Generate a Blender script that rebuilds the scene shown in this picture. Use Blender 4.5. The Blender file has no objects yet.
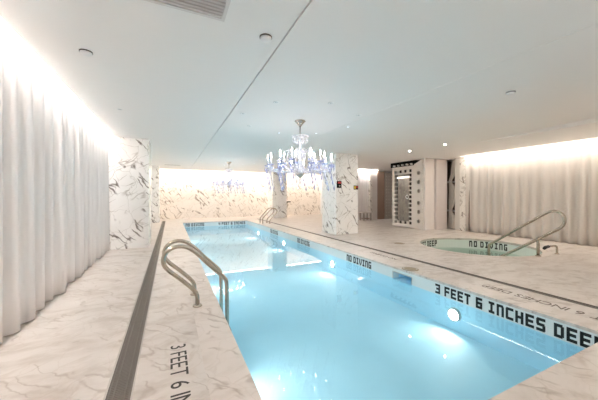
import bpy, bmesh, math, random
from mathutils import Vector, Matrix
random.seed(7)
PI = math.pi
sc = bpy.context.scene
col = sc.collection

# ------------------------------------------------------------------ helpers
def link(o):
    col.objects.link(o); return o

def tag(o, label=None, cat=None, group=None, kind=None):
    if label: o['label'] = label
    if cat: o['category'] = cat
    if group: o['group'] = group
    if kind: o['kind'] = kind
    return o

def empty(name, loc, label=None, cat=None, group=None, rz=0.0):
    o = bpy.data.objects.new(name, None); o.empty_display_size = .1
    o.location = loc; o.rotation_euler = (0, 0, rz)
    link(o); return tag(o, label, cat, group)

class MB:
    """collects shapes for ONE mesh object"""
    def __init__(self): self.bm = bmesh.new()
    def box(self, x0, x1, y0, y1, z0, z1):
        v = [self.bm.verts.new(p) for p in
             [(x0,y0,z0),(x1,y0,z0),(x1,y1,z0),(x0,y1,z0),(x0,y0,z1),(x1,y0,z1),(x1,y1,z1),(x0,y1,z1)]]
        for f in [(3,2,1,0),(4,5,6,7),(0,1,5,4),(1,2,6,5),(2,3,7,6),(3,0,4,7)]:
            self.bm.faces.new([v[i] for i in f])
        return self
    def bbox(self, x0, x1, y0, y1, z0, z1, b=.006, seg=2):
        t = bmesh.new(); m = MB.__new__(MB); m.bm = t; m.box(x0,x1,y0,y1,z0,z1)
        bmesh.ops.bevel(t, geom=t.edges[:], offset=b, segments=seg, profile=.5, affect='EDGES')
        self.merge(t); return self
    def merge(self, t):
        t.verts.index_update()
        vs = [self.bm.verts.new(v.co) for v in t.verts]
        for f in t.faces:
            nf = self.bm.faces.new([vs[v.index] for v in f.verts]); nf.smooth = f.smooth
        t.free()
    def tube(self, pts, r, n=10, closed=False, caps=True):
        pts = [Vector(p) for p in pts]; N = len(pts)
        rs = r if isinstance(r, (list, tuple)) else [r]*N
        rings = []; up = None
        for i, p in enumerate(pts):
            a = pts[i-1] if (i > 0 or closed) else p
            b = pts[(i+1) % N] if (i < N-1 or closed) else p
            t = (b-a).normalized()
            if up is None:
                up = Vector((0,0,1)) if abs(t.z) < .9 else Vector((1,0,0))
            sx = t.cross(up)
            if sx.length < 1e-6: sx = t.cross(Vector((0,1,0)))
            sx.normalize(); up = sx.cross(t).normalized()
            rings.append([self.bm.verts.new(p + rs[i]*(math.cos(2*PI*k/n)*sx + math.sin(2*PI*k/n)*up)) for k in range(n)])
        rng = range(N) if closed else range(N-1)
        for i in rng:
            A, B = rings[i], rings[(i+1) % N]
            for k in range(n):
                f = self.bm.faces.new([A[k], A[(k+1)%n], B[(k+1)%n], B[k]]); f.smooth = True
        if caps and not closed:
            self.bm.faces.new(rings[0]); self.bm.faces.new(rings[-1][::-1])
        return self
    def lathe(self, prof, c=(0,0,0), n=20, axis='z', smooth=True):
        """prof: list of (radius, height)"""
        c = Vector(c); rings = []
        def pt(r, h, a):
            x, y = r*math.cos(a), r*math.sin(a)
            if axis == 'z': return c + Vector((x, y, h))
            if axis == 'x': return c + Vector((h, x, y))
            return c + Vector((x, h, y))
        for r, h in prof:
            if r < 1e-6: rings.append([self.bm.verts.new(pt(0, h, 0))])
            else: rings.append([self.bm.verts.new(pt(r, h, 2*PI*k/n)) for k in range(n)])
        for A, B in zip(rings, rings[1:]):
            for k in range(n):
                q = [A[k % len(A)], A[(k+1) % len(A)], B[(k+1) % len(B)], B[k % len(B)]]
                u = []
                for v in q:
                    if v not in u: u.append(v)
                if len(u) > 2:
                    f = self.bm.faces.new(u); f.smooth = smooth
        return self
    def crystal(self, c, w, h):
        """faceted drop hanging from c"""
        c = Vector(c)
        top = self.bm.verts.new(c); bot = self.bm.verts.new(c - Vector((0,0,h)))
        ring = [self.bm.verts.new(c + Vector((w*math.cos(a*PI/2), w*math.sin(a*PI/2), -h*.66))) for a in range(4)]
        for k in range(4):
            self.bm.faces.new([top, ring[k], ring[(k+1)%4]]); self.bm.faces.new([bot, ring[(k+1)%4], ring[k]])
        return self
    def build(self, name, mat, parent=None, fix=True):
        me = bpy.data.meshes.new(name)
        if fix: bmesh.ops.recalc_face_normals(self.bm, faces=self.bm.faces[:])
        self.bm.to_mesh(me); self.bm.free()
        me.materials.append(mat)
        o = bpy.data.objects.new(name, me); link(o)
        if parent: o.parent = parent
        return o

def struct(name, mb, mat, label=None):
    return tag(mb.build(name, mat), label=label, kind='structure')

def copy_tree(o, parent=None):
    c = o.copy(); link(c)
    if parent: c.parent = parent
    for ch in list(o.children): copy_tree(ch, c)
    return c

def smooth_path(pts, n=6):
    """Catmull-Rom through pts"""
    P = [Vector(p) for p in pts]; out = []
    for i in range(len(P)-1):
        p0 = P[max(i-1,0)]; p1 = P[i]; p2 = P[i+1]; p3 = P[min(i+2,len(P)-1)]
        for k in range(n):
            t = k/n
            out.append(.5*((2*p1)+(p2-p0)*t+(2*p0-5*p1+4*p2-p3)*t*t+(3*p1-p0-3*p2+p3)*t**3))
    out.append(P[-1]); return out

# ------------------------------------------------------------------ materials
def newmat(name):
    m = bpy.data.materials.new(name); m.use_nodes = True
    nt = m.node_tree; nt.nodes.clear()
    out = nt.nodes.new('ShaderNodeOutputMaterial')
    return m, nt, out

class NT:
    def __init__(s, nt): s.nt = nt
    def n(s, t, **kw):
        nd = s.nt.nodes.new(t)
        for k, v in kw.items(): setattr(nd, k, v)
        return nd
    def l(s, a, b): s.nt.links.new(a, b)
    def math(s, op, a, b=None, clamp=False):
        nd = s.n('ShaderNodeMath', operation=op, use_clamp=clamp)
        for i, x in enumerate((a, b)):
            if x is None: continue
            if isinstance(x, (int, float)): nd.inputs[i].default_value = x
            else: s.l(x, nd.inputs[i])
        return nd.outputs[0]
    def rng(s, x, a, b, c, d, smooth=True):
        nd = s.n('ShaderNodeMapRange'); nd.clamp = True
        if smooth: nd.interpolation_type = 'SMOOTHSTEP'
        s.l(x, nd.inputs[0])
        for i, v in enumerate((a, b, c, d)): nd.inputs[i+1].default_value = v
        return nd.outputs[0]
    def mix(s, f, a, b):
        nd = s.n('ShaderNodeMix', data_type='RGBA')
        if isinstance(f, (int, float)): nd.inputs[0].default_value = f
        else: s.l(f, nd.inputs[0])
        for i, x in ((6, a), (7, b)):
            if isinstance(x, tuple): nd.inputs[i].default_value = (*x, 1)
            else: s.l(x, nd.inputs[i])
        return nd.outputs[2]
    def noise(s, vec, scale, detail=4, rough=.55, dist=0.0):
        nd = s.n('ShaderNodeTexNoise'); s.l(vec, nd.inputs['Vector'])
        nd.inputs['Scale'].default_value = scale; nd.inputs['Detail'].default_value = detail
        nd.inputs['Roughness'].default_value = rough; nd.inputs['Distortion'].default_value = dist
        return nd
    def mapping(s, vec, rot=(0,0,0), scale=(1,1,1), loc=(0,0,0)):
        nd = s.n('ShaderNodeMapping'); s.l(vec, nd.inputs[0])
        nd.inputs['Rotation'].default_value = rot; nd.inputs['Scale'].default_value = scale
        nd.inputs['Location'].default_value = loc
        return nd.outputs[0]

def plain(name, c, rough=.5, metal=0.0, bump=0.0, bscale=60, spec=.5, var=0.03):
    m, nt, out = newmat(name); g = NT(nt)
    p = g.n('ShaderNodeBsdfPrincipled'); g.l(p.outputs[0], out.inputs[0])
    tc = g.n('ShaderNodeTexCoord').outputs['Object']
    nz = g.noise(tc, 3.0, 3)
    d = tuple(max(0, x*(1-var)) for x in c)
    g.l(g.mix(nz.outputs[0], d, c), p.inputs['Base Color'])
    p.inputs['Roughness'].default_value = rough; p.inputs['Metallic'].default_value = metal
    p.inputs['Specular IOR Level'].default_value = spec
    if bump:
        b = g.n('ShaderNodeBump'); b.inputs['Strength'].default_value = bump; b.inputs['Distance'].default_value = .002
        n2 = g.noise(tc, bscale, 2); g.l(n2.outputs[0], b.inputs['Height']); g.l(b.outputs[0], p.inputs['Normal'])
    return m

def emit(name, c, s):
    m, nt, out = newmat(name); g = NT(nt)
    e = g.n('ShaderNodeEmission'); e.inputs[0].default_value = (*c, 1); e.inputs[1].default_value = s
    g.l(e.outputs[0], out.inputs[0]); return m

def marble(name, base, base2, vein, vein2, scale=1.0, bold=1.0, hair=.5, cloud=.5, rough=.25, spec=.5, rot=(.5,.6,.4), vw=.02, cover=.5, flat=False, warp=.22):
    m, nt, out = newmat(name); g = NT(nt)
    p = g.n('ShaderNodeBsdfPrincipled'); g.l(p.outputs[0], out.inputs[0])
    tc = g.n('ShaderNodeTexCoord').outputs['Object']
    # warp the coordinates
    w = g.noise(tc, 1.3*scale, 4)
    vm = g.n('ShaderNodeVectorMath', operation='MULTIPLY_ADD')
    g.l(w.outputs['Color'], vm.inputs[0]); vm.inputs[1].default_value = (.55/scale,)*3; g.l(tc, vm.inputs[2])
    wv = vm.outputs[0]
    # two directional families of broken veins, at right angles to each other
    sp = g.n('ShaderNodeSeparateXYZ'); vm2 = g.n('ShaderNodeVectorMath', operation='MULTIPLY_ADD')
    g.l(w.outputs['Color'], vm2.inputs[0]); vm2.inputs[1].default_value = (warp,)*3; g.l(tc, vm2.inputs[2]); g.l(vm2.outputs[0], sp.inputs[0])
    if flat: hx, hz = sp.outputs[0], sp.outputs[1]
    else: hx, hz = g.math('SUBTRACT', sp.outputs[0], sp.outputs[1]), sp.outputs[2]
    la = g.math('MULTIPLY', g.math('SUBTRACT', hx, g.math('MULTIPLY', hz, 1.25)), .62)
    lb = g.math('MULTIPLY', g.math('ADD', g.math('MULTIPLY', hx, 1.25), hz), .62)
    def fam(p, q, sa, sb, off, width, cov, soft):
        cx = g.n('ShaderNodeCombineXYZ')
        g.l(g.math('MULTIPLY', p, sa*scale), cx.inputs[0]); g.l(g.math('MULTIPLY', q, sb*scale), cx.inputs[1]); cx.inputs[2].default_value = off
        n = g.noise(cx.outputs[0], 1.0, 2, .4)
        vv = g.rng(g.math('ABSOLUTE', g.math('SUBTRACT', n.outputs[0], .5)), 0.0, width, 1, 0)
        cm = g.n('ShaderNodeVectorMath', operation='MULTIPLY_ADD'); g.l(cx.outputs[0], cm.inputs[0]); cm.inputs[1].default_value = (2.2, .8, 1); cm.inputs[2].default_value = (3.1, 5.7, off)
        mk = g.rng(g.noise(cm.outputs[0], 1.0, 2).outputs[0], cov, cov+soft, 0, 1)
        return g.math('MULTIPLY', vv, mk)
    v1 = fam(la, lb, .85, 3.6, 2.7, vw*.85, cover+.05, .1)
    v2 = fam(lb, la, .9, 3.4, 9.1, vw*.7, cover, .2)
    # hairline network
    vo = g.n('ShaderNodeTexVoronoi', feature='DISTANCE_TO_EDGE'); g.l(wv, vo.inputs['Vector'])
    vo.inputs['Scale'].default_value = 1.9*scale
    v3 = g.math('MULTIPLY', g.rng(vo.outputs['Distance'], 0.0, .02, 1, 0), hair)
    # soft clouds
    cl = g.rng(g.noise(g.mapping(wv, rot, (scale, 2.6*scale, scale)), 1.1, 6, .6).outputs[0], .42, .72, 0, 1)
    c = g.mix(g.math('MULTIPLY', cl, cloud), base, base2)
    c = g.mix(g.math('MULTIPLY', v3, .6), c, vein2)
    c = g.mix(g.math('MULTIPLY', v2, min(1, bold*.75)), c, vein2)
    c = g.mix(g.math('MULTIPLY', v1, min(1, bold)), c, vein)
    g.l(c, p.inputs['Base Color']); p.inputs['Roughness'].default_value = rough
    p.inputs['Specular IOR Level'].default_value = spec
    return m

def tile(name, c, grout, size=.025, rough=.25, amount=.5):
    m, nt, out = newmat(name); g = NT(nt)
    p = g.n('ShaderNodeBsdfPrincipled'); g.l(p.outputs[0], out.inputs[0])
    tc = g.n('ShaderNodeTexCoord').outputs['Object']
    sx = g.n('ShaderNodeSeparateXYZ'); g.l(tc, sx.inputs[0])
    ge = g.n('ShaderNodeNewGeometry'); sn = g.n('ShaderNodeSeparateXYZ'); g.l(ge.outputs['Normal'], sn.inputs[0])
    tot = None
    for i in range(3):
        fr = g.math('FRACT', g.math('DIVIDE', sx.outputs[i], size))
        ln = g.math('LESS_THAN', fr, .13)
        ln = g.math('MULTIPLY', ln, g.math('LESS_THAN', g.math('ABSOLUTE', sn.outputs[i]), .5))
        tot = ln if tot is None else g.math('MAXIMUM', tot, ln)
    nz = g.noise(tc, 5, 2)
    cc = g.mix(nz.outputs[0], tuple(x*.94 for x in c), c)
    g.l(g.mix(g.math('MULTIPLY', tot, amount), cc, grout), p.inputs['Base Color'])
    p.inputs['Roughness'].default_value = rough
    return m

def water_mat(name, tint, ripple=.03, scale=2.0):
    m, nt, out = newmat(name); g = NT(nt)
    tr = g.n('ShaderNodeBsdfTransparent'); tr.inputs[0].default_value = (*tint, 1)
    gl = g.n('ShaderNodeBsdfGlossy'); gl.inputs['Roughness'].default_value = .02
    fr = g.n('ShaderNodeFresnel'); fr.inputs[0].default_value = 1.33
    tc = g.n('ShaderNodeTexCoord').outputs['Object']
    nz = g.noise(tc, scale, 2)
    b = g.n('ShaderNodeBump'); b.inputs['Strength'].default_value = ripple; b.inputs['Distance'].default_value = .05
    g.l(nz.outputs[0], b.inputs['Height']); g.l(b.outputs[0], gl.inputs['Normal']); g.l(b.outputs[0], fr.inputs['Normal'])
    mx = g.n('ShaderNodeMixShader'); g.l(fr.outputs[0], mx.inputs[0]); g.l(tr.outputs[0], mx.inputs[1]); g.l(gl.outputs[0], mx.inputs[2])
    g.l(mx.outputs[0], out.inputs[0]); return m

def fabric(name, c, trans=.3):
    m, nt, out = newmat(name); g = NT(nt)
    d = g.n('ShaderNodeBsdfDiffuse'); t = g.n('ShaderNodeBsdfTranslucent')
    tc = g.n('ShaderNodeTexCoord').outputs['Object']
    nz = g.noise(g.mapping(tc, (0,0,0), (6,6,.4)), 2, 3)
    cc = g.mix(nz.outputs[0], tuple(x*.95 for x in c), c)
    g.l(cc, d.inputs[0]); g.l(cc, t.inputs[0])
    mx = g.n('ShaderNodeMixShader'); mx.inputs[0].default_value = trans
    g.l(d.outputs[0], mx.inputs[1]); g.l(t.outputs[0], mx.inputs[2]); g.l(mx.outputs[0], out.inputs[0])
    return m

def crystal_mat(name, tint):
    m, nt, out = newmat(name); g = NT(nt)
    tr = g.n('ShaderNodeBsdfTransparent'); tr.inputs[0].default_value = (*tint, 1)
    gl = g.n('ShaderNodeBsdfGlossy'); gl.inputs['Roughness'].default_value = .12
    df = g.n('ShaderNodeBsdfTranslucent'); df.inputs[0].default_value = (*tint, 1)
    d2 = g.n('ShaderNodeBsdfDiffuse'); d2.inputs[0].default_value = (*tint, 1)
    tc = g.n('ShaderNodeTexCoord').outputs['Object']
    nz = g.noise(tc, 30, 2)
    a = g.n('ShaderNodeMixShader'); a.inputs[0].default_value = .5; g.l(df.outputs[0], a.inputs[1]); g.l(d2.outputs[0], a.inputs[2])
    b = g.n('ShaderNodeMixShader'); b.inputs[0].default_value = .35; g.l(a.outputs[0], b.inputs[1]); g.l(gl.outputs[0], b.inputs[2])
    c = g.n('ShaderNodeMixShader'); g.l(g.rng(nz.outputs[0], .3, .7, .5, .9), c.inputs[0])
    g.l(tr.outputs[0], c.inputs[1]); g.l(b.outputs[0], c.inputs[2]); g.l(c.outputs[0], out.inputs[0])
    return m

M = {}
M['floor'] = marble('deck_marble', (.62,.575,.535), (.44,.38,.33), (.30,.235,.185), (.42,.35,.29), scale=1.7, vw=.05, cover=.40, flat=True, warp=.3, bold=.5, hair=.4, cloud=.8, rough=.32, rot=(.2,.3,.7))
M['coping'] = marble('coping_marble', (.64,.585,.54), (.48,.415,.36), (.30,.24,.19), (.42,.35,.29), scale=1.6, vw=.05, cover=.42, flat=True, warp=.3, bold=.6, hair=.4, cloud=.7, rough=.35, rot=(.4,.3,-.5))
M['column'] = marble('column_marble', (.90,.885,.865), (.80,.78,.755), (.17,.145,.125), (.36,.32,.28), scale=1.2, bold=1.0, hair=.7, cloud=.5, rough=.22, vw=.042, cover=.45)
M['wall_marble'] = marble('wall_marble', (.86,.82,.77), (.77,.72,.66), (.25,.2,.16), (.45,.39,.33), scale=1.3, bold=.95, hair=.6, cloud=.5, rough=.3, vw=.045, cover=.42)
M['ceiling'] = plain('ceiling_paint', (.87,.845,.82), .6, var=.01)
M['white'] = plain('white_paint', (.82,.81,.80), .5)
M['fabric'] = fabric('sheer_fabric', (.90,.87,.86), .1)
M['fabric_right'] = fabric('pleated_fabric', (.82,.775,.73), .25)
M['drape'] = fabric('drape_fabric', (.74,.67,.60), .15)
M['chrome'] = plain('polished_steel', (.50,.445,.375), .2, 1.0)
M['steel'] = plain('brushed_steel', (.50,.46,.42), .35, 1.0, bump=.1)
M['drain_dark'] = plain('drain_dark', (.13,.115,.10), .5, .3)
M['grate'] = plain('grate_steel', (.17,.15,.13), .45, .5)
M['brass'] = plain('aged_brass', (.34,.27,.18), .45, .7)
M['black'] = plain('black_paint', (.008,.008,.008), .7, spec=.15)
M['ink'] = plain('deck_ink', (.03,.025,.02), .6)
M['ink_worn'] = plain('worn_ink', (.16,.12,.09), .6, var=.4)
M['tile_black'] = plain('black_tile', (.01,.01,.01), .3)
M['tile_band'] = tile('white_mosaic', (.78,.82,.81), (.60,.68,.69), .025, .25, .5)
M['tile_pool'] = tile('aqua_mosaic', (.57,.83,.95), (.49,.77,.90), .025, .65, .4)
M['tile_tub'] = tile('pale_green_mosaic', (.74,.80,.755), (.62,.69,.65), .025, .3, .4)
M['water'] = water_mat('pool_water', (.84,.97,.99), .007, 1.2)
M['tub_water'] = water_mat('tub_water', (.80,.92,.88), .03, 4)
M['led_fill'] = emit('cove_led_fill', (1.0,.9,.8), 16)
M['led'] = emit('cove_led', (1.0,.94,.905), 54)
M['led_far'] = emit('cove_led_far', (1.0,.88,.77), 20)
M['led_right'] = emit('cove_led_right', (1.0,.90,.80), 10.5)
M['spot'] = emit('downlight_glow', (1.0,.93,.84), 60)
M['spot_blue'] = emit('cool_downlight_glow', (.75,.85,1.0), 3)
M['poollamp'] = emit('pool_lamp_glow', (1.0,.97,.92), 68)
M['bulb'] = emit('candle_bulb_glow', (1.0,.95,.93), 26)
M['barlamp'] = emit('bar_lamp_glow', (1.0,.92,.80), 1.3)
M['crystal'] = crystal_mat('crystal_glass', (.96,.96,1.0))
M['crystal_led_tint'] = crystal_mat('led_tinted_crystal', (.72,.77,1.0))  # bluish LED glow put into the crystal tint
M['metal_pale'] = plain('pale_powder_coat', (.72,.68,.63), .4)
M['panel'] = plain('pale_panel', (.74,.69,.66), .45)
M['pillar'] = plain('rose_grey_panel', (.66,.60,.57), .5)
M['brown'] = plain('copper_brown_panel', (.36,.245,.18), .4, var=.2)
M['greyp'] = plain('grey_metal_panel', (.46,.41,.36), .4, .2)
M['dark'] = plain('dark_interior', (.035,.03,.027), .6)
M['alcove'] = plain('dark_brown_alcove', (.20,.15,.12), .6)
M['mirror'] = marble('smoky_glass_reflections', (.23,.21,.18), (.12,.11,.10), (.03,.03,.03), (.45,.42,.38), scale=2.2, bold=.8, hair=.6, cloud=.7, rough=.08, spec=1.0)  # reflected marble painted into the glass colour
M['rubber'] = plain('black_rubber', (.02,.02,.02), .7)
M['red'] = plain('red_plastic', (.5,.03,.03), .4)
M['yellow'] = plain('yellow_label', (.8,.55,.05), .5)
M['grille'] = plain('grille_paint', (.74,.70,.68), .5)
M['greyvent'] = plain('vent_backing', (.62,.57,.55), .7)
M['slot'] = plain('vent_shadow_slot', (.10,.08,.07), .7)

# ------------------------------------------------------------------ measures
H = 2.95
PX0, PX1, PY0, PY1 = .55, 4.02, 1.12, 15.5
WZ = -.24
BOT = -.70
TC = (7.8, 4.85); TR = 1.44

def cells(mb, xs, ys, z0, z1, skip):
    for a, b in zip(xs, xs[1:]):
        for c, d in zip(ys, ys[1:]):
            if not skip((a+b)/2, (c+d)/2): mb.box(a, b, c, d, z0, z1)

def inr(x, y, r): return r[0] < x < r[1] and r[2] < y < r[3]

def square_hole(mb, x0, x1, y0, y1, cx, cy, r, z0, z1, n=64, tf=None):
    """slab x0..x1,y0..y1 with a round hole, thickness z0..z1"""
    tf = tf or (lambda x, y, z: (x, y, z))
    inn, outr = [], []
    ang = [2*PI*k/n for k in range(n)]
    cor = [math.atan2(y-cy, x-cx) % (2*PI) for x in (x0, x1) for y in (y0, y1)]
    for c in cor:                     # make sure the corners are hit exactly
        i = min(range(n), key=lambda k: abs((ang[k]-c+PI) % (2*PI)-PI)); ang[i] = c
    for a in ang:
        dx, dy = math.cos(a), math.sin(a)
        t = min(((x1-cx)/dx if dx > 1e-9 else (x0-cx)/dx if dx < -1e-9 else 1e9),
                ((y1-cy)/dy if dy > 1e-9 else (y0-cy)/dy if dy < -1e-9 else 1e9))
        inn.append((cx+r*dx, cy+r*dy)); outr.append((cx+t*dx, cy+t*dy))
    V = lambda p, z: mb.bm.verts.new(tf(p[0], p[1], z))
    it, ot = [V(p, z1) for p in inn], [V(p, z1) for p in outr]
    ib, ob = [V(p, z0) for p in inn], [V(p, z0) for p in outr]
    for k in range(n):
        j = (k+1) % n
        mb.bm.faces.new([it[k], ot[k], ot[j], it[j]]); mb.bm.faces.new([ib[j], ob[j], ob[k], ib[k]])
        mb.bm.faces.new([ib[k], it[k], it[j], ib[j]]); mb.bm.faces.new([ot[k], ob[k], ob[j], ot[j]])

# ------------------------------------------------------------------ floor
CO = .30      # coping width
pool_r = (PX0-CO, PX1+CO, PY0-CO, PY1+CO)
dl = (-.42, -.24, -2, 17.0)
dr = (4.77, 4.89, -2, 16.3)
tub_sq = (TC[0]-2, TC[0]+2, TC[1]-2, TC[1]+2)
mb = MB()
xs = sorted({-1.85, dl[0], dl[1], pool_r[0], pool_r[1], dr[0], dr[1], tub_sq[0], tub_sq[1], 13.2})
ys = sorted({-2.1, -2, pool_r[2], pool_r[3], 16.3, 17.0, tub_sq[2], tub_sq[3], 18.5})
cells(mb, xs, ys, -.06, 0, lambda x, y: any(inr(x, y, r) for r in (pool_r, dl, dr, tub_sq)))
square_hole(mb, *tub_sq, TC[0], TC[1], TR, -.06, 0, 96)
struct('floor', mb, M['floor'])

# ------------------------------------------------------------------ ceiling
RS = 10.25      # edge of the ceiling on the right
xs = [-1.75, -1.33, 1.002, 1.018, 3.4565, 3.4635, 5.76, 8.1, 9.85, RS, 10.85, 11.3, 13.2]
ys = [-2, 5.0, 7.0, 8.45, 9.44, 12.72, 13.3, 15.9, 17.35]
def skip_c(x, y):
    if x < -1.33 and (y < 8.45 or 9.44 < y < 15.9): return True
    if 1.002 < x < 1.018 or 3.4565 < x < 3.4635: return y < 17.3
    if 5.76 < x < 8.1 and y < 5.0: return True
    if x > RS and y < 7.0: return True
    if 9.85 < x < 11.3 and 12.72 < y < 13.3: return True
    return False
mb = MB(); cells(mb, xs, ys, H, H+.06, skip_c)
for a_, b_, z_ in ((-2, 2.6, .10),):
    mb.box(5.7, 8.16, a_, b_, H+z_, H+.19)                              # raised tray
v_ = [mb.bm.verts.new(p) for p in ((5.7,2.6,H+.10),(8.16,2.6,H+.10),(8.16,5.0,H),(5.7,5.0,H),(5.7,2.6,H+.19),(8.16,2.6,H+.19),(8.16,5.0,H+.19),(5.7,5.0,H+.19))]
for q_ in [(3,2,1,0),(4,5,6,7),(0,1,5,4),(1,2,6,5),(2,3,7,6),(3,0,4,7)]: mb.bm.faces.new([v_[i] for i in q_])
mb.box(5.7, 5.76, -2, 5.06, H+.06, H+.13); mb.box(8.1, 8.16, -2, 5.06, H+.06, H+.13); mb.box(5.76, 8.1, 5.0, 5.06, H+.06, H+.13)
mb.box(-1.36, -1.30, -2, 8.45, H+.06, H+.45)                           # sides of the light slots
mb.box(-1.75, -1.33, 8.45, 9.44, H+.06, H+.45); mb.box(-1.36, -1.30, 9.44, 15.9, H+.06, H+.45); mb.box(-1.75, -1.33, 15.9, 15.95, H+.06, H+.45)
mb.box(RS, RS+.05, -2, 7.0, H+.06, H+.45); mb.box(RS, 10.85, 7.0, 7.05, H+.06, H+.45)
mb.box(-1.75, 10.5, 17.30, 17.35, H+.06, H+.45)
mb.box(9.85, 11.3, 12.67, 12.72, H+.06, H+.45); mb.box(9.8, 9.85, 12.72, 13.3, H+.06, H+.45); mb.box(11.3, 11.35, 12.72, 13.3, H+.06, H+.45)
mb.box(-1.85, 13.2, -2.1, 18.5, H+.45, H+.5)                           # slab above
struct('ceiling', mb, M['ceiling'])

# ------------------------------------------------------------------ walls
struct('wall_left', MB().box(-1.85, -1.75, -2, 18.4, 0, H+.45), M['white'])
struct('wall_back', MB().box(-1.85, 11.6, -2.1, -2, 0, H+.45), M['white'])
struct('wall_far', MB().box(-1.85, 10.6, 18.4, 18.5, 0, H+.45), M['wall_marble'])
struct('wall_right', MB().box(10.85, 10.95, -2, 6.95, 0, H+.45), M['white'])
mb = MB(); mb.box(10.5, 10.6, 13.4, 18.4, 0, H+.45); mb.box(10.5, 13.2, 13.3, 13.4, 0, H+.45)
struct('wall_far_right', mb, M['white'])
struct('wall_recess_right', MB().box(12.9, 13.0, 8.4, 13.3, 0, H), M['white'])
mb = MB(); mb.box(11.5, 11.6, 6.95, 8.5, 0, H); mb.box(10.66, 11.5, 6.85, 6.95, 0, H); mb.box(10.66, 12.9, 8.4, 8.5, 0, H)
struct('wall_alcove', mb, M['alcove'])

# four marble columns on a grid
def pillar(name, x, y, top=H):
    struct(name, MB().bbox(x, x+.97, y, y+.98, 0, top, .008, 2), M['column'])
pillar('column_left', -1.5, 8.46, H)
pillar('column_right', 5.37, 8.28, H)
pillar('column_far_left', -1.5, 16.0, H)
pillar('column_far_right', 5.86, 16.35, H)

# ------------------------------------------------------------------ cove lights (LED strips inside the slots)
def cove(name, box, mat, label):
    tag(MB().box(*box).build(name, mat), label, 'cove light')
cove('cove_light', (-1.40, -1.37, -1.95, 8.40, H+.22, H+.26), M['led'], 'long warm white light strip glowing above the left sheer curtain')
cove('cove_light', (RS+.07, RS+.20, -1.95, 6.9, H+.03, H+.05), M['led_right'], 'warm light strip glowing above the right pleated curtain beside the hot tub')
cove('cove_light', (-1.4, 10.3, 17.88, 17.94, H+.09, H+.11), M['led_far'], 'warm light strip washing the far marble wall beyond the pool')
cove('cove_light', (-1.40, -1.36, 9.5, 15.85, H+.10, H+.12), M['led_fill'], 'warm light strip added out of view in the ceiling slot behind the left marble column')  # unseen run of the left cove, added to light the far-left column
cove('cove_light', (9.9, 11.25, 12.75, 12.78, H+.05, H+.08), M['led'], 'short light strip above the small far curtain beside the right column')

# ------------------------------------------------------------------ curtains
def curtain(name, mat, along, fixed, a, b, z0, z1, amp, wl, label, seed, step=.012, group=None):
    rnd = random.Random(seed)
    n = int((b-a)/step)
    knots = [rnd.uniform(-1, 1) for _ in range(int((b-a)/.12)+4)]
    amps = [rnd.uniform(.5, 1.15) for _ in range(int((b-a)/.2)+4)]
    zs = [z0+(z1-z0)*k/10 for k in range(11)]
    bm = bmesh.new(); rows = []
    ph = 0.0; prof = []
    for i in range(n+1):
        s = a+(b-a)*i/n
        t = (s-a)/.12; k = int(t); f = t-k; f = f*f*(3-2*f)
        sl = knots[k]*(1-f)+knots[k+1]*f
        t2 = (s-a)/.2; k2 = int(t2); f2 = t2-k2
        am = amps[k2]*(1-f2)+amps[k2+1]*f2
        ph += 2*PI*step/(wl*(1+.35*sl))
        w = math.sin(ph)
        w = math.copysign(abs(w)**.75, w)
        prof.append((s, am*w, .45*math.sin(ph*.31+seed)+.25*sl))
    for z in zs:
        u = (z-z0)/(z1-z0)
        row = []
        for s, w, q in prof:
            d = amp*(w*(1-.35*u)+q*(1-u)*.9)
            p = (fixed+d, s, z) if along == 'y' else (s, fixed+d, z)
            row.append(bm.verts.new(p))
        rows.append(row)
    for A, B in zip(rows, rows[1:]):
        for i in range(n):
            f = bm.faces.new([A[i], A[i+1], B[i+1], B[i]]); f.smooth = True
    m = MB(); m.bm.free(); m.bm = bm
    o = m.build(name, mat)
    so = o.modifiers.new('thickness', 'SOLIDIFY'); so.thickness = .003; so.offset = 0
    return tag(o, label, 'curtain', group)
curtain('curtain', M['fabric'], 'y', -1.46, -1.9, 8.42, .012, H+.40, .055, .27, 'long white sheer floor-length curtain along the left side of the deck', 3)
curtain('curtain', M['fabric_right'], 'y', 10.60, -1.9, 6.94, .012, H+.40, .06, .3, 'beige pleated floor-length curtain on the right wall behind the hot tub', 5)
curtain('curtain', M['fabric'], 'x', 12.98, 9.9, 10.78, .012, H+.40, .04, .15, 'narrow white curtain far back, just right of the right marble column', 9)

# ------------------------------------------------------------------ swimming pool
pool = empty('swimming_pool', (0,0,0), 'long rectangular swimming pool filled with pale aqua water', 'swimming pool')
sk = (3.66, 4.12, -.26, -.105)      # skimmer mouth in the right wall (Y, Y, Z, Z)
mb = MB()
mb.box(PX0-.15, PX1+.15, PY0-.15, PY1+.15, BOT-.1, BOT)
mb.box(PX0-.15, PX0, PY0, PY1, BOT, WZ); mb.box(PX0-.15, PX1+.15, PY0-.15, PY0, BOT, WZ); mb.box(PX0-.15, PX1+.15, PY1, PY1+.15, BOT, WZ)
mb.box(PX1, PX1+.15, PY0, sk[0], BOT, WZ); mb.box(PX1, PX1+.15, sk[1], PY1, BOT, WZ); mb.box(PX1, PX1+.15, sk[0], sk[1], BOT, sk[2])
mb.build('basin', M['tile_pool'], pool)
mb = MB(); T = -.035
mb.box(PX0-.15, PX0, PY0, PY1, WZ, T); mb.box(PX0-.15, PX1+.15, PY0-.15, PY0, WZ, T); mb.box(PX0-.15, PX1+.15, PY1, PY1+.15, WZ, T)
mb.box(PX1, PX1+.15, PY0, sk[0], WZ, T); mb.box(PX1, PX1+.15, sk[1], PY1, WZ, T); mb.box(PX1, PX1+.15, sk[0], sk[1], sk[3], T)
tag(mb.build('tile_band', M['tile_band'], pool), 'white mosaic band above the waterline')
mb = MB(); e = .02
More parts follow.
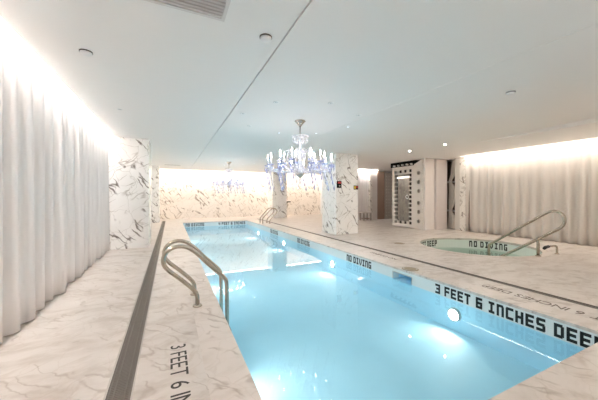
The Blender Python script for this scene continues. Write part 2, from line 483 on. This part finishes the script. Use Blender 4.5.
mb.box(pool_r[0], PX0+e, pool_r[2], pool_r[3], T, 0); mb.box(PX1-e, pool_r[1], pool_r[2], pool_r[3], T, 0)
mb.box(PX0+e, PX1-e, pool_r[2], PY0+e, T, 0); mb.box(PX0+e, PX1-e, PY1-e, pool_r[3], T, 0)
tag(mb.build('coping', M['coping'], pool), 'marble coping around the pool edge')
bm_ = MB(); vs = [bm_.bm.verts.new(p) for p in ((PX0,PY0,WZ),(PX1,PY0,WZ),(PX1,PY1,WZ),(PX0,PY1,WZ))]; bm_.bm.faces.new(vs)
wq = bm_.build('water', M['water'], pool, fix=False); tag(wq, 'clear aqua water surface')
# skimmer box
mb = MB(); X = PX1+.15
mb.box(X, X+.22, sk[0]-.02, sk[0], sk[2], sk[3]); mb.box(X, X+.22, sk[1], sk[1]+.02, sk[2], sk[3])
mb.box(X, X+.22, sk[0]-.02, sk[1]+.02, sk[2]-.02, sk[2]); mb.box(X, X+.22, sk[0]-.02, sk[1]+.02, sk[3], sk[3]+.02)
mb.box(X+.22, X+.24, sk[0]-.02, sk[1]+.02, sk[2]-.02, sk[3]+.02)
tag(mb.build('skimmer', M['tile_pool'], pool), 'rectangular skimmer opening in the right pool wall')
fr = MB(); a = .012
fr.box(PX1-.004, PX1, sk[0]-a, sk[1]+a, sk[3], sk[3]+a); fr.box(PX1-.004, PX1, sk[0]-a, sk[0], WZ, sk[3]); fr.box(PX1-.004, PX1, sk[1], sk[1]+a, WZ, sk[3])
fr.build('skimmer_frame', M['steel'], pool)
# underwater lamps
for Xw, sg in ((PX1, -1), (PX0, 1)):
    for yy in (2.81, 6.32, 9.85, 13.2):
        zz = -.45
        L = MB().lathe([(.07, 0), (.105, 0), (.105, sg*.045), (.085, sg*.05), (.078, sg*.045), (.078, 0)], (Xw, yy, zz), 24, 'x').build('pool_lamp', M['white'], pool)
        MB().lathe([(0, sg*.016), (.05, sg*.015), (.077, sg*.010)], (Xw, yy, zz), 24, 'x').build('lens', M['poollamp'], L)

# ------------------------------------------------------------------ mosaic letters (strokes as tiles)
t_ = .23
def G(ch):
    W, R = .72, []
    def v(x, y0=0, y1=1): R.append((x, x+t_, y0, y1))
    def h(y, x0=0, x1=W): R.append((x0, x1, y, y+t_))
    m = .4
    if ch == '3': h(0); h(m, .15); h(.8); v(W-t_)
    elif ch == '4': v(0, .4, 1); h(.32); v(W-t_)
    elif ch == '6': h(0); h(m); h(.8); v(0); v(W-t_, 0, .55)
    elif ch == 'F': v(0); h(m, 0, W*.9); h(.8)
    elif ch == 'E': v(0); h(0); h(m, 0, W*.9); h(.8)
    elif ch == 'T': v(W/2-t_/2); h(.8)
    elif ch == 'I': v(W/2-t_/2); h(.8, .06, W-.06); h(0, .06, W-.06)
    elif ch == 'N': v(0); v(W-t_, 0, .9); h(.8, 0, W-.08)
    elif ch == 'C': v(0, .06, .94); h(0, .06); h(.8, .06)
    elif ch == 'H': v(0); v(W-t_); h(m)
    elif ch == 'S': h(0, 0, W-.06); h(m, .06, W-.06); h(.8, .06); v(0, .5, .94); v(W-t_, .06, .5)
    elif ch == 'D': v(0); h(0, 0, W-.1); h(.8, 0, W-.1); v(W-t_, .1, .9)
    elif ch == 'P': v(0); h(m-.02); h(.8); v(W-t_, .4, .95)
    elif ch == 'O': v(0); v(W-t_); h(0); h(.8)
    elif ch == 'G': v(0, .06, .94); h(0, .06); h(.8, .06); v(W-t_, 0, .5); h(.36, W*.5)
    elif ch == 'V':
        v(0, .35, 1); v(W-t_, .35, 1); R.append((.08, .08+t_, .15, .4)); R.append((W-.08-t_, W-.08, .15, .4)); R.append((W/2-.13, W/2+.13, 0, .2))
    return R
ADV, SPC, LH = .111, .058, .152
def mosaic(text, place, parent, label, h=LH, adv=ADV, spc=SPC):
    """place(s, z, d) -> world point; s along the text, z height, d out of the wall"""
    e = bpy.data.objects.new('depth_marking', None); e.empty_display_size = .05; link(e); e.parent = parent; e['label'] = label
    s = 0
    for ch in text:
        if ch == ' ': s += spc; continue
        mb = MB()
        for (x0, x1, y0, y1) in G(ch):
            w = .124
            c = [place(s+x*w, y*h, d) for d in (0, .003) for (x, y) in ((x0,y0),(x1,y0),(x1,y1),(x0,y1))]
            v = [mb.bm.verts.new(p) for p in c]
            for f in [(3,2,1,0),(4,5,6,7),(0,1,5,4),(1,2,6,5),(2,3,7,6),(3,0,4,7)]: mb.bm.faces.new([v[i] for i in f])
        mb.build('letter', M['tile_black'], e)
        s += adv
    return e
ZB = -.222
for txt, y, lab in (('3 FEET 6 INCHES DEEP', 3.16, 'black mosaic letters reading 3 FEET 6 INCHES DEEP on the near right pool wall'),
                    ('NO DIVING', 5.70, 'black mosaic letters reading NO DIVING on the right pool wall'),
                    ('NO DIVING', 8.66, 'black mosaic letters on the right pool wall below the right column'),
                    ('NO DIVING', 11.5, 'black mosaic letters on the right pool wall near the far ladder')):
    mosaic(txt, lambda s, z, d, y=y: (PX1-d, y-s, ZB+z), pool, lab)
mosaic('NO DIVING', lambda s, z, d: (.72+s, PY1-d, ZB+z+.01), pool, 'black mosaic letters reading NO DIVING on the far pool wall')
mosaic('4 FEET 6 INCHES', lambda s, z, d: (2.40+s, PY1-d, ZB+z+.01), pool, 'black mosaic letters reading 4 FEET 6 INCHES on the far pool wall')

# ------------------------------------------------------------------ hot tub
tub = empty('hot_tub', (TC[0], TC[1], 0), 'round sunken hot tub with pale green water in the right deck', 'hot tub')
mb = MB(); mb.lathe([(TR+.02, -.06), (TR, -.06), (TR, -.6), (TR-.4, -.6), (TR-.4, -.95), (0, -.95)], (0,0,0), 96, smooth=False)
mb.lathe([(TR+.02, -.06), (TR+.12, -.06), (TR+.12, -1.0), (0, -1.0)], (0,0,0), 96, smooth=False)
mb.build('basin', M['tile_tub'], tub)
mb = MB(); mb.lathe([(TR-.015, -.03), (TR-.015, .004), (TR+.16, .004), (TR+.16, 0), (TR, 0), (TR, -.03), (TR-.015, -.03)], (0,0,0), 96, smooth=False)
tag(mb.build('rim', M['coping'], tub), 'marble rim of the tub')
mb = MB(); ring = [mb.bm.verts.new((TR*math.cos(2*PI*k/96), TR*math.sin(2*PI*k/96), -.33)) for k in range(96)]; mb.bm.faces.new(ring)
mb.build('water', M['tub_water'], tub, fix=False)
def arc(theta0, zb):
    def place(s, z, d):
        t = theta0 - s/TR
        return ((TR-d)*math.cos(t), (TR-d)*math.sin(t), zb+z)
    return place
mosaic('NO DIVING', arc(math.radians(38.5), -.27), tub, 'black mosaic letters reading NO DIVING inside the tub', h=.19, adv=.128, spc=.05)
mosaic('3 FEET DEEP', arc(math.radians(126), -.27), tub, 'black mosaic letters reading FEET DEEP inside the tub', h=.19, adv=.12, spc=.05)

# tub handrail
r = empty('tub_handrail', (7.71, 3.35, 0), 'bent steel loop handrail sloping down into the hot tub', 'handrail')
R = lambda y, z: (0, y-3.35, z)
path = smooth_path([R(4.43, -.60), R(4.43, -.2), R(4.43, .04), R(4.40,.11), R(4.30, .19)], 4) + smooth_path([R(3.9,.50), R(3.45,.83), R(3.19,1.02), R(3.09,1.062), R(2.99,1.055), R(2.91,.99), R(2.88,.88), R(2.905,.765), R(2.985,.672), R(3.12,.575), R(3.39,.372), R(3.82,.06), R(4.21,-.22), R(4.6,-.5)], 5)
MB().tube(path, .032, 12).build('rail', M['chrome'], r)
MB().tube([R(3.35,.0), R(3.35,.395)], .03, 12).build('post', M['chrome'], r)
MB().lathe([(0,.03), (.036,.03), (.05,.022), (.056,.0), (0,0)], (0,0,0), 16).build('base_flange', M['chrome'], r)

# spout by the tub
sp = empty('water_spout', (8.43, 3.29, 0), 'small chrome spout with a black tip beside the hot tub rim', 'spout')
MB().tube(smooth_path([(0,0,0), (0,0,.12), (-.03,0,.185), (-.12,0,.205), (-.42,.0,.215)], 5), .022, 10).build('pipe', M['chrome'], sp)
MB().tube([(-.40,0,.215), (-.54,0,.205), (-.60,0,.18)], [.034,.036,.03], 10).build('tip', M['rubber'], sp)
MB().lathe([(0,.02), (.035,.02), (.05,0), (0,0)], (0,0,0), 16).build('base_flange', M['chrome'], sp)

# ------------------------------------------------------------------ pool ladders
def ladder(loc, label, mirror):
    s = -1 if mirror else 1
    L = empty('pool_ladder', loc, label, 'pool ladder', 'steel pool ladders')
    for dy in (-.23, .23):
        pts = [(.0,0), (.0,.10), (-.015,.165), (-.07,.24), (-.20,.37), (-.33,.49), (-.385,.575), (-.38,.67), (-.32,.745), (-.22,.775), (-.11,.75), (0,.665), (.10,.555), (.2,.455), (.29,.365), (.345,.30), (.365,.23), (.37,.0), (.375,-.40), (.40,-.52), (.45,-.60)]
        rr = MB().tube(smooth_path([(s*x, dy, z) for x, z in pts], 4), .026, 12).build('rail', M['chrome'], L)
        MB().lathe([(0,.028), (.026,.028), (.05,.018), (.058,0), (0,0)], (0,dy,0), 18).build('base_flange', M['chrome'], rr)
        MB().tube([(s*.445,dy,-.592), (s*.475,dy,-.63)], .028, 10).build('bumper', M['rubber'], rr)
    for z in (-.42, -.60):
        MB().bbox(min(s*.345,s*.435), max(s*.345,s*.435), -.21, .21, z-.012, z+.012, .005).build('tread', M['chrome'], L)
    return L
ladder((.31, 3.92, 0), 'steel ladder with two looped rails at the near left pool edge', False)
ladder((4.565, 13.4, 0), 'steel ladder with looped rails at the far right pool edge', True)

# ------------------------------------------------------------------ floor drains
def drain(name, x0, x1, y0, y1, step, label, worn):
    e = empty(name, ((x0+x1)/2, y0, 0), label, 'drain')
    w = (x1-x0)/2; L = y1-y0
    MB().box(-w, w, 0, L, -.055, -.03).build('channel', M['drain_dark'], e)
    f = MB(); k = min(.012, w*.3)
    f.box(-w, -w+k, 0, L, -.03, .002); f.box(w-k, w, 0, L, -.03, .002)
    f.build('frame', M['steel'] if not worn else M['grate'], e)
    g = MB()
    n = int(L/step)
    for i in range(n):
        y = step*(i+.5); g.box(-w+k, w-k, y-step*.3, y+step*.3, -.022, -.004)
    if w > .05:
        for xx in (-w+k+.012, -.035, .035, w-k-.012): g.box(xx-.004, xx+.004, 0, L, -.024, -.002)
    g.build('grate', M['grate'], e)
drain('trench_drain', dl[0], dl[1], -1.98, 17.0, .02, 'wide dark steel trench drain running along the left deck', False)
drain('slot_drain', dr[0], dr[1], -1.98, 16.3, .03, 'narrow dark slot drain between the pool and the hot tub', True)

for x, y, lab in ((4.16, 3.82, 'round brass skimmer lid beside the pool edge'), (6.12, 6.03, 'round brass lid left of the hot tub rim')):
    o = empty('drain_lid', (x, y, 0), lab, 'drain lid', None)
    MB().lathe([(0,.006), (.135,.006), (.15,.004), (.155,0), (0,0)], (0,0,0), 32).build('plate', M['brass'], o)
    MB().lathe([(.115,.0062), (.115,.009), (.13,.009), (.13,.0062)], (0,0,0), 32).build('ring', M['steel'], o)

# ------------------------------------------------------------------ painted deck lettering
def glyph_mesh(body):
    cu = bpy.data.curves.new('lettering', 'FONT'); cu.body = body; cu.size = 1.0; cu.extrude = .004; cu.resolution_u = 3
    tmp = bpy.data.objects.new('lettering_source', cu); link(tmp)
    bpy.context.view_layer.update()
    me = bpy.data.meshes.new_from_object(tmp.evaluated_get(bpy.context.evaluated_depsgraph_get()))
    bpy.data.objects.remove(tmp); bpy.data.curves.remove(cu)
    return me
def deck_text(body, origin, xdir, ydir, cap, width, mat, label):
    X, Y = Vector(xdir), Vector(ydir)
    e = empty('deck_lettering', origin, label, 'lettering')
    items = []; s = 0.0
    for ch in body:
        if ch == ' ': s += .28; continue
        me = glyph_mesh(ch); xs = [v.co.x for v in me.vertices]; x0, x1 = min(xs), max(xs)
        items.append((me, s, x0)); s += x1-x0+.10
    k = width/s
    for me, off, x0 in items:
        ys = [v.co.y for v in me.vertices]; y0, y1 = min(ys), max(ys)
        for v in me.vertices:
            a = (v.co.x-x0+off)*k; b = (v.co.y-y0)/(y1-y0)*cap
            v.co = X*a + Y*b + Vector((0,0,.0015 if v.co.z > 0 else 0))
        me.materials.clear(); me.materials.append(mat); me.name = 'letter'
        o = bpy.data.objects.new('letter', me); link(o); o.parent = e
    return e
deck_text('3 FEET 6 INCHES DEEP', (.0, 2.80, .0), (0,-1,0), (1,0,0), .13, 1.72, M['ink'], 'black letters 3 FEET 6 painted on the left deck by the pool')
deck_text("3 FEET 6 INCHES DEEP", (4.50, .93, .0), (0,1,0), (-1,0,0), .13, 1.72, M['ink_worn'], 'faded upside-down letters INCHES DEEP on the right deck by the slot drain')
deck_text('NO DIVING', (4.56, 4.52, .0), (0,1,0), (-1,0,0), .10, .85, M['ink_worn'], 'small faded letters NO DIVING on the deck above the right pool wall')

# ------------------------------------------------------------------ chandeliers
def chandelier(loc, label):
    c = empty('chandelier', loc, label, 'chandelier', 'crystal chandeliers over the pool')
    MB().lathe([(.0,-.0), (.11,0), (.115,-.012), (.09,-.03), (.05,-.075), (.02,-.12), (.0,-.125)], (0,0,0), 24).build('canopy', M['chrome'], c)
    MB().tube([(0,0,-.11), (0,0,-.36)], .012, 10).build('stem', M['chrome'], c)
    d = MB().lathe([(0,-.345), (.16,-.325), (.175,-.318), (.175,-.33), (.16,-.34), (0,-.36)], (0,0,0), 24).build('top_dish', M['crystal'], c)
    m = MB()
    for k in range(12):
        a = 2*PI*k/12; m.crystal((.15*math.cos(a), .15*math.sin(a), -.345), .016, .11)
        m.crystal((.09*math.cos(a+.3), .09*math.sin(a+.3), -.35), .016, .15)
    m.build('crystal_fringe', M['crystal'], d)
    MB().lathe([(.012,-.36), (.03,-.40), (.05,-.45), (.025,-.50), (.03,-.56), (.065,-.62), (.075,-.68), (.04,-.76), (.03,-.82), (.06,-.90), (.09,-.97), (.1,-1.02), (.06,-1.10), (.0,-1.14)], (0,0,0), 20).build('baluster', M['crystal'], c)
    cr = MB()
    for k in range(10):                          # arched crystal feathers in the middle
        a = 2*PI*k/10+.2; ca, sa = math.cos(a), math.sin(a)
        cr.tube(smooth_path([(x*ca, x*sa, z) for x, z in ((.03,-.80), (.12,-.66), (.22,-.60), (.30,-.64), (.32,-.72))], 4), .007, 6)
        cr.crystal((.32*ca, .32*sa, -.72), .018, .12)
        cr.crystal((.22*ca, .22*sa, -.61), .015, .10)
    cr.build('crystal_crown', M['crystal'], c)
    b = MB().lathe([(.0,-1.18), (.03,-1.17), (.07,-1.14), (.09,-1.10), (.095,-1.085), (.085,-1.09), (.0,-1.10)], (0,0,0), 24).build('bottom_bowl', M['greyp'], c)
    MB().crystal((0,0,-1.18), .03, .14).build('finial', M['crystal'], b)
    for tier, (n, R, ze, off) in enumerate(((14, .66, -.96, .1), (7, .42, -.86, .3))):
        for k in range(n):
            a = 2*PI*k/n+off; ca, sa = math.cos(a), math.sin(a)
            pts = [(.05, -.93), (.14, -1.03), (.28, -1.06+tier*.06), (.45 if tier == 0 else .32, -1.04+tier*.08), (R-.06, ze-.07), (R, ze-.025), (R, ze)]
            arm = MB().tube(smooth_path([(x*ca, x*sa, z) for x, z in pts], 3), .009, 7).build('arm', M['crystal'], c)
            MB().lathe([(.015,ze), (.055,ze+.012), (.068,ze+.028), (.055,ze+.018), (.0,ze+.008)], (R*ca,R*sa,0), 14).build('drip_dish', M['crystal_led_tint'], arm)
            MB().lathe([(.0,ze+.008), (.015,ze+.008), (.015,ze+.15), (.0,ze+.155)], (R*ca,R*sa,0), 8).build('candle', M['crystal'], arm)
            MB().lathe([(.0,ze+.15), (.007,ze+.16), (.010,ze+.18), (.006,ze+.22), (.0,ze+.255)], (R*ca,R*sa,0), 8).build('bulb', M['bulb'], arm)
            dr_ = MB()
            for q in range(6):
                t = 2*PI*q/6
                dr_.crystal((R*ca+.058*math.cos(t), R*sa+.058*math.sin(t), ze+.01), .011, .10)
            for q in range(4 if tier == 0 else 3):
                dr_.crystal((R*ca+.02*(q-1), R*sa+.02*(1-q), ze-.02-.11*q), .023, .14)
            dr_.build('crystal_drops', M['crystal_led_tint'] if k % 2 == 0 else M['crystal'], arm)
            if tier == 0 and k % 2 == 0:
                sw = MB()
                for q in range(1, 7):
                    u = q/7; x = .12+(R-.12)*u; z = -.62-.34*u-.16*math.sin(PI*u)
                    sw.crystal((x*ca, x*sa, z), .012, .06)
                sw.build('bead_swag', M['crystal'], arm)
    return c
ch1 = chandelier((2.42, 5.08, H), 'large crystal chandelier over the middle of the pool')
ch2 = copy_tree(ch1); ch2.location = (2.41, 12.6, H)
ch2['label'] = 'farther crystal chandelier hanging over the far end of the pool'

# ------------------------------------------------------------------ ceiling fittings
def downlight(x, y, mat, label, group, s=1.0):
    o = empty('downlight', (x, y, H), label, 'downlight', group)
    MB().lathe([(.03*s,.0), (.03*s,-.002), (.048,-.005), (.052,0), (.03*s,0)], (0,0,0), 20).build('trim_ring', M['white'], o)
    MB().lathe([(.0,-.003), (.03*s,-.003), (.03*s,-.0005), (0,-.0005)], (0,0,0), 16).build('lens', mat, o)

off = plain('unlit_lens', (.55,.55,.55), .3)
M['lens_off'] = off
for (cx, cy, who) in ((2.42, 5.08, 'near'), (2.41, 12.6, 'far')):
    for k in range(8):
        a = k*PI/4
        x, y = cx+1.19*math.cos(a), cy+1.19*math.sin(a)
        lit = k in (2, 0, 1)
        downlight(x, y, M['spot_blue'] if lit else M['lens_off'],
                  ('lit bluish downlight in the ring around the %s chandelier' if lit else 'unlit pale downlight in the ring around the %s chandelier') % who,
                  '%s downlights ringing the %s chandelier' % ('lit' if lit else 'unlit', who), .6)
downlight(7.46, 6.86, M['spot'], 'small bright ceiling downlight in front of the perforated cabinet, left of two', None)
downlight(7.47, 5.54, M['spot'], 'small bright ceiling downlight over the hot tub, right of two', None)
downlight(-.82, 5.78, M['lens_off'], 'small pale downlight in the ceiling near the left curtain', None)
for x, y, lab in ((-.82, 3.62, 'white round detector on the ceiling nearest the left curtain'), (.84, 2.54, 'white round detector on the ceiling beside the long seam'), (4.59, 2.33, 'round detector with dark edge on the right ceiling')):
    o = empty('smoke_detector', (x, y, H), lab, 'smoke detector')
    MB().lathe([(.0,0), (.06,0), (.06,-.012), (0,-.012)], (0,0,0), 24).build('base', M['slot'], o)
    MB().lathe([(.0,-.012), (.056,-.012), (.054,-.022), (.042,-.032), (0,-.034)], (0,0,0), 24).build('cover', M['white'], o)

gr = empty('air_grille', (.1, 2.1, H), 'white louvred ceiling air grille at the top of the picture', 'air vent')
x0, x1, y0, y1 = -.33, .33, -.40, .36
f = MB(); f.box(x0,x0+.03,y0,y1,-.012,-.0005); f.box(x1-.03,x1,y0,y1,-.012,-.0005); f.box(x0+.03,x1-.03,y0,y0+.03,-.012,-.0005); f.box(x0+.03,x1-.03,y1-.03,y1,-.012,-.0005)
f.build('frame', M['grille'], gr)
MB().box(x0+.03,x1-.03,y0+.03,y1-.03,-.002,-.0005).build('backing', M['greyvent'], gr)
m = MB(); n = 17
for i in range(n):
    y = y0+.03+(y1-y0-.06)*(i+.5)/n
    vs = [(x0+.03,y-.018,-.012),(x1-.03,y-.018,-.012),(x1-.03,y+.016,-.003),(x0+.03,y+.016,-.003)]
    a_ = [m.bm.verts.new(p) for p in vs]; b_ = [m.bm.verts.new((p[0],p[1],p[2]-.003)) for p in vs]
    m.bm.faces.new(a_); m.bm.faces.new(b_[::-1])
    for k in range(4): m.bm.faces.new([a_[k], b_[k], b_[(k+1)%4], a_[(k+1)%4]])
m.build('louvres', M['grille'], gr)
sl = empty('slot_vent', (.09, 15.0, H), 'dark slot vent in the far ceiling near the left columns', 'air vent')
MB().box(-.35,.35,-.06,.06,-.004,-.0005).build('opening', M['slot'], sl)
f = MB(); f.box(-.37,.37,-.08,-.06,-.008,-.0005); f.box(-.37,.37,.06,.08,-.008,-.0005); f.box(-.37,-.35,-.06,.06,-.008,-.0005); f.box(.35,.37,-.06,.06,-.008,-.0005)
f.build('frame', M['grille'], sl)

# ------------------------------------------------------------------ fittings on the columns
o = empty('emergency_switch', (5.49, 8.28, 1.815), 'small black wall box with a red top on the right marble column', 'switch')
MB().bbox(-.09,.09,-.05,0,-.125,.125,.008).build('housing', M['black'], o)
MB().bbox(-.07,.07,-.058,-.05,.03,.10,.002).build('cover', M['red'], o)
MB().lathe([(0,-.07),(.025,-.07),(.028,-.05),(0,-.05)], (0,0,-.05), 14, 'y').build('button', M['steel'], o)
o = empty('wall_label', (6.245, 8.28, 1.715), 'small yellow and red label on the right marble column', 'label')
MB().box(-.1,.1,-.008,0,-.075,.075).build('plate', M['black'], o)
MB().box(-.085,-.005,-.010,-.008,-.05,.05).build('yellow_field', M['yellow'], o)
MB().box(.005,.085,-.010,-.008,-.01,.05).build('red_field', M['red'], o)
o = empty('wall_telephone', (6.83, 16.55, .95), 'dark wall phone with hanging cord on the side of the far column', 'telephone')
MB().bbox(0,.10,-.10,.10,-.02,.10,.01).build('body', M['black'], o)
MB().bbox(.10,.34,-.06,.0,.03,.10,.01).build('handset', M['black'], o)
MB().tube(smooth_path([(.1,0,-.0), (.12,0,-.2), (.06,0,-.42), (.03,0,-.30)], 5), .028, 8).build('cord', M['greyp'], o)

# ------------------------------------------------------------------ perforated metal cabinet
cb = empty('metal_cabinet', (9.45, 8.45, 0), 'tall pale metal cabinet with perforated frame and smoky glass door', 'cabinet')
Y0 = 8.45
def loc(y): return y-Y0
D = .02
hc = [8.66, 8.94, 9.22, 9.50]; hw = .075
ysb = [8.45]+[v for c in hc for v in (c-hw, c+hw)]+[9.72]
rows = [.16+.19*i for i in range(13)]           # hole bottoms
zsb = [0.02]+[v for z in rows for v in (z, z+.125)]+[2.72]
f = MB()
ysl = [loc(y) for y in ysb]
def is_hole(y, z):
    yy = y+Y0
    in_row = any(z0 < z < z0+.125 for z0 in rows); ci = [i for i, c in enumerate(hc) if abs(yy-c) < hw]
    if .30 < z < 2.38 and 8.66+hw < yy < 9.50-hw: return True     # glass opening
    if in_row and ci: return ci[0] in (0, 3) or z < .3 or z > 2.38
    return False
for a, b in zip(ysl, ysl[1:]):
    for c, d in zip(zsb, zsb[1:]):
        if not is_hole((a+b)/2, (c+d)/2): f.box(-D, D, a, b, c, d)
f.build('perforated_frame', M['metal_pale'], cb)
MB().box(.25,.9, .0,1.27,0.0,2.70).build('body', M['dark'], cb)
mb = MB(); mb.box(.02,.25,1.25,1.27,0,2.72); mb.box(.02,.25,0,.02,0,2.72); mb.box(.02,.25,.02,1.25,2.70,2.72)
mb.build('casing', M['metal_pale'], cb)
dg = MB().box(.03,.05,loc(8.74),loc(9.42),.25,2.40).build('glass_door', M['mirror'], cb)
MB().lathe([(.05,-.01),(.075,-.03),(.1,-.01),(.075,.01),(.05,-.01)], (-.0,loc(8.84),1.36), 20, 'x').build('ring_handle', M['white'], dg)
MB().box(.005,.029,loc(8.74),loc(9.42),2.20,2.27).build('bar_lamp', M['barlamp'], cb)
# panel with round ports, its top rising to the ceiling
pp = MB()
pz = [.34,.73,1.11,1.61,1.99,2.37]
edges = [0.0]+[(a+b)/2 for a, b in zip(pz, pz[1:])]+[2.62]
for z, e0, e1 in zip(pz, edges, edges[1:]):
    square_hole(pp, loc(8.0), loc(8.45), e0, e1, loc(8.21), z, .085, -D, D, 32, tf=lambda a, b, c: (c, a, b))
va = [pp.bm.verts.new((x, y, z)) for x in (-D, D) for y, z in ((loc(8.0),2.62),(loc(8.45),2.62),(loc(8.45),2.76),(loc(8.0),2.94))]
for q in [(0,1,2,3),(7,6,5,4),(0,4,5,1),(1,5,6,2),(2,6,7,3),(3,7,4,0)]: pp.bm.faces.new([va[i] for i in q])
pp.build('port_panel', M['metal_pale'], cb)
MB().box(.09,.1,loc(8.02),loc(8.44),.1,2.6).build('port_backing', M['greyp'], cb)
rv = MB()
for i in range(24): rv.lathe([(0,-.012),(.01,-.008),(.012,0)], (-D,loc(8.03),.15+.115*i), 8, 'x')
rv.build('rivets', M['greyp'], cb)
MB().box(.06,.9,loc(8.45),loc(9.9),2.73,2.945).build('dark_top_gap', M['black'], cb)  # black block standing for the dark gap between cabinet and ceiling
for i in range(5):
    MB().lathe([(0,-.05),(.03,-.05),(.04,-.02),(.04,.06),(0,.06)], (0,loc(8.62+.25*i),2.79), 14, 'x').build('stud', M['white'], cb)

# plain panel and pillar right of it, post beyond the alcove
struct('trim_1', MB().bbox(9.45, 10.0, 7.9, 8.0, 0, H, .004), M['panel'])
struct('trim_2', MB().bbox(10.0, 10.65, 7.8, 8.4, 0, H, .004), M['pillar'])
struct('trim_3', MB().bbox(10.60, 10.72, 7.2, 7.42, 0, H, .004), M['metal_pale'])
struct('trim_4', MB().box(10.58, 10.68, 6.955, 7.2, 0, H), M['wall_marble'])
for z, lab in ((2.02, 'upper pale ledge in the dark alcove right of the cabinet'), (.76, 'lower pale ledge in the dark alcove right of the cabinet')):
    tag(MB().bbox(10.98, 11.49, 7.3, 8.39, z-.03, z+.02, .006).build('alcove_shelf', M['panel']), lab, 'shelf')
def drape():
    n, m = 40, 24; bm = bmesh.new(); rows = []
    keys = [(0.02,7.62,.30),(.40,7.62,.26),(.78,7.72,.10),(1.1,7.66,.18),(1.6,7.58,.26),(2.03,7.72,.09),(2.4,7.56,.17),(2.93,7.46,.24)]
    for j in range(m+1):
        z = .02+(2.93-.02)*j/m
        for (za,ya,wa),(zb,yb,wb) in zip(keys, keys[1:]):
            if za <= z <= zb+1e-6:
                t = (z-za)/(zb-za); t = t*t*(3-2*t); yc = ya+(yb-ya)*t; w = wa+(wb-wa)*t
        yc += .10; rows.append([bm.verts.new((10.88+ (.03+.15*w)*math.sin(a)*.5+.012*math.sin(9*a), yc+.75*w*math.cos(a), z)) for a in [2*PI*k/n for k in range(n)]])
    for A, B in zip(rows, rows[1:]):
        for k in range(n):
            f = bm.faces.new([A[k],A[(k+1)%n],B[(k+1)%n],B[k]]); f.smooth = True
    mm = MB(); mm.bm.free(); mm.bm = bm
    return mm
dp = empty('tied_drape', (0,0,0), 'pale drape tied back twice in the narrow dark alcove', 'drape')
drape().build('cloth', M['drape'], dp)
for z in (.78, 2.03):
    MB().lathe([(.06,-.03),(.085,0),(.06,.03)], (10.88,7.83,z), 18).build('tie', M['panel'], dp)

# far recess behind the right column
struct('trim_5', MB().box(10.70, 10.86, 12.80, 12.95, 0, H), M['wall_marble'])
struct('trim_6', MB().box(10.86, 11.28, 12.85, 12.95, 0, H), M['panel'])
d = tag(MB().box(11.28, 11.84, 12.85, 12.95, 0, H-.06).build('door_1', M['brown']), 'copper brown door in the far recess', None, None, 'structure')
gp = empty('studded_panel', (12.3, 12.9, 0), 'grey studded metal panel in the far recess left of the cabinet', 'panel')
MB().bbox(-.42,.42,-.05,.05,0,H-.12,.006).build('board', M['greyp'], gp)
sd = MB()
for i in range(13):
    for x in (-.30, -.10, .10): sd.lathe([(0,-.075),(.02,-.07),(.026,-.05)], (x,0,.2+.2*i), 8, 'y')
sd.build('studs', M['metal_pale'], gp)
bn = empty('low_bench', (10.15, 12.55, 0), 'low pale bench before the narrow far curtain', 'bench')
MB().bbox(-.30,.30,-.2,.2,.42,.5,.01).build('seat', M['panel'], bn)
for x in (-.25,.25):
    for y in (-.16,.16): MB().box(x-.03,x+.03,y-.03,y+.03,0,.42).build('leg', M['greyp'], bn)
MB().box(-.22,.22,-.12,.12,.10,.13).build('lower_shelf', M['brown'], bn)

# ------------------------------------------------------------------ lamps: unseen fill added behind the camera, and the lit ceiling downlights
def lamp(x, y, power, c=(1,.92,.83), size=.12, drop=.04):
    l = bpy.data.lights.new('ceiling_or_fill_lamp', 'AREA'); l.shape = 'DISK'; l.size = size; l.energy = power; l.color = c
    o = bpy.data.objects.new('ceiling_or_fill_lamp', l); o.location = (x, y, H-drop); link(o)
FILL_LAMPS = [(2.0, -1.0, 13), (-.6, -1.0, 4)]  # unseen fill lamps, added to brighten the deck and ceiling
for x, y, p in FILL_LAMPS: lamp(x, y, p)
for (cx, cy) in ((2.42, 5.08), (2.41, 12.6)):                # the lit downlights of the two rings, and the pair at the cabinet
    for k in (0, 1, 2): lamp(cx+1.19*math.cos(k*PI/4), cy+1.19*math.sin(k*PI/4), 8, (1,.96,.93), .034, .008)
for x, y in ((7.46, 6.86), (7.47, 5.54)): lamp(x, y, 5, (1,.9,.78), .05, .008)

# ------------------------------------------------------------------ world, camera, view
w = bpy.data.worlds.new('World'); sc.world = w; w.use_nodes = True
w.node_tree.nodes['Background'].inputs[0].default_value = (.8,.85,1,1); w.node_tree.nodes['Background'].inputs[1].default_value = .0
cam = bpy.data.cameras.new('Camera'); cam.sensor_width = 36; cam.lens = 272.5*36/598; cam.shift_y = -4/598
cam.clip_start = .05
co = bpy.data.objects.new('Camera', cam); link(co)
co.location = (0, 0, 1.4); co.rotation_euler = (PI/2, 0, -math.atan(128.5/272.5))
sc.camera = co
sc.view_settings.view_transform = 'Standard'; sc.view_settings.look = 'None'
sc.view_settings.exposure = 1.36; sc.view_settings.gamma = 1.0; sc.view_settings.use_curve_mapping = False
sc.cycles.max_bounces = 24; sc.cycles.diffuse_bounces = 14; sc.cycles.transparent_max_bounces = 24
sc.cycles.sample_clamp_indirect = 12
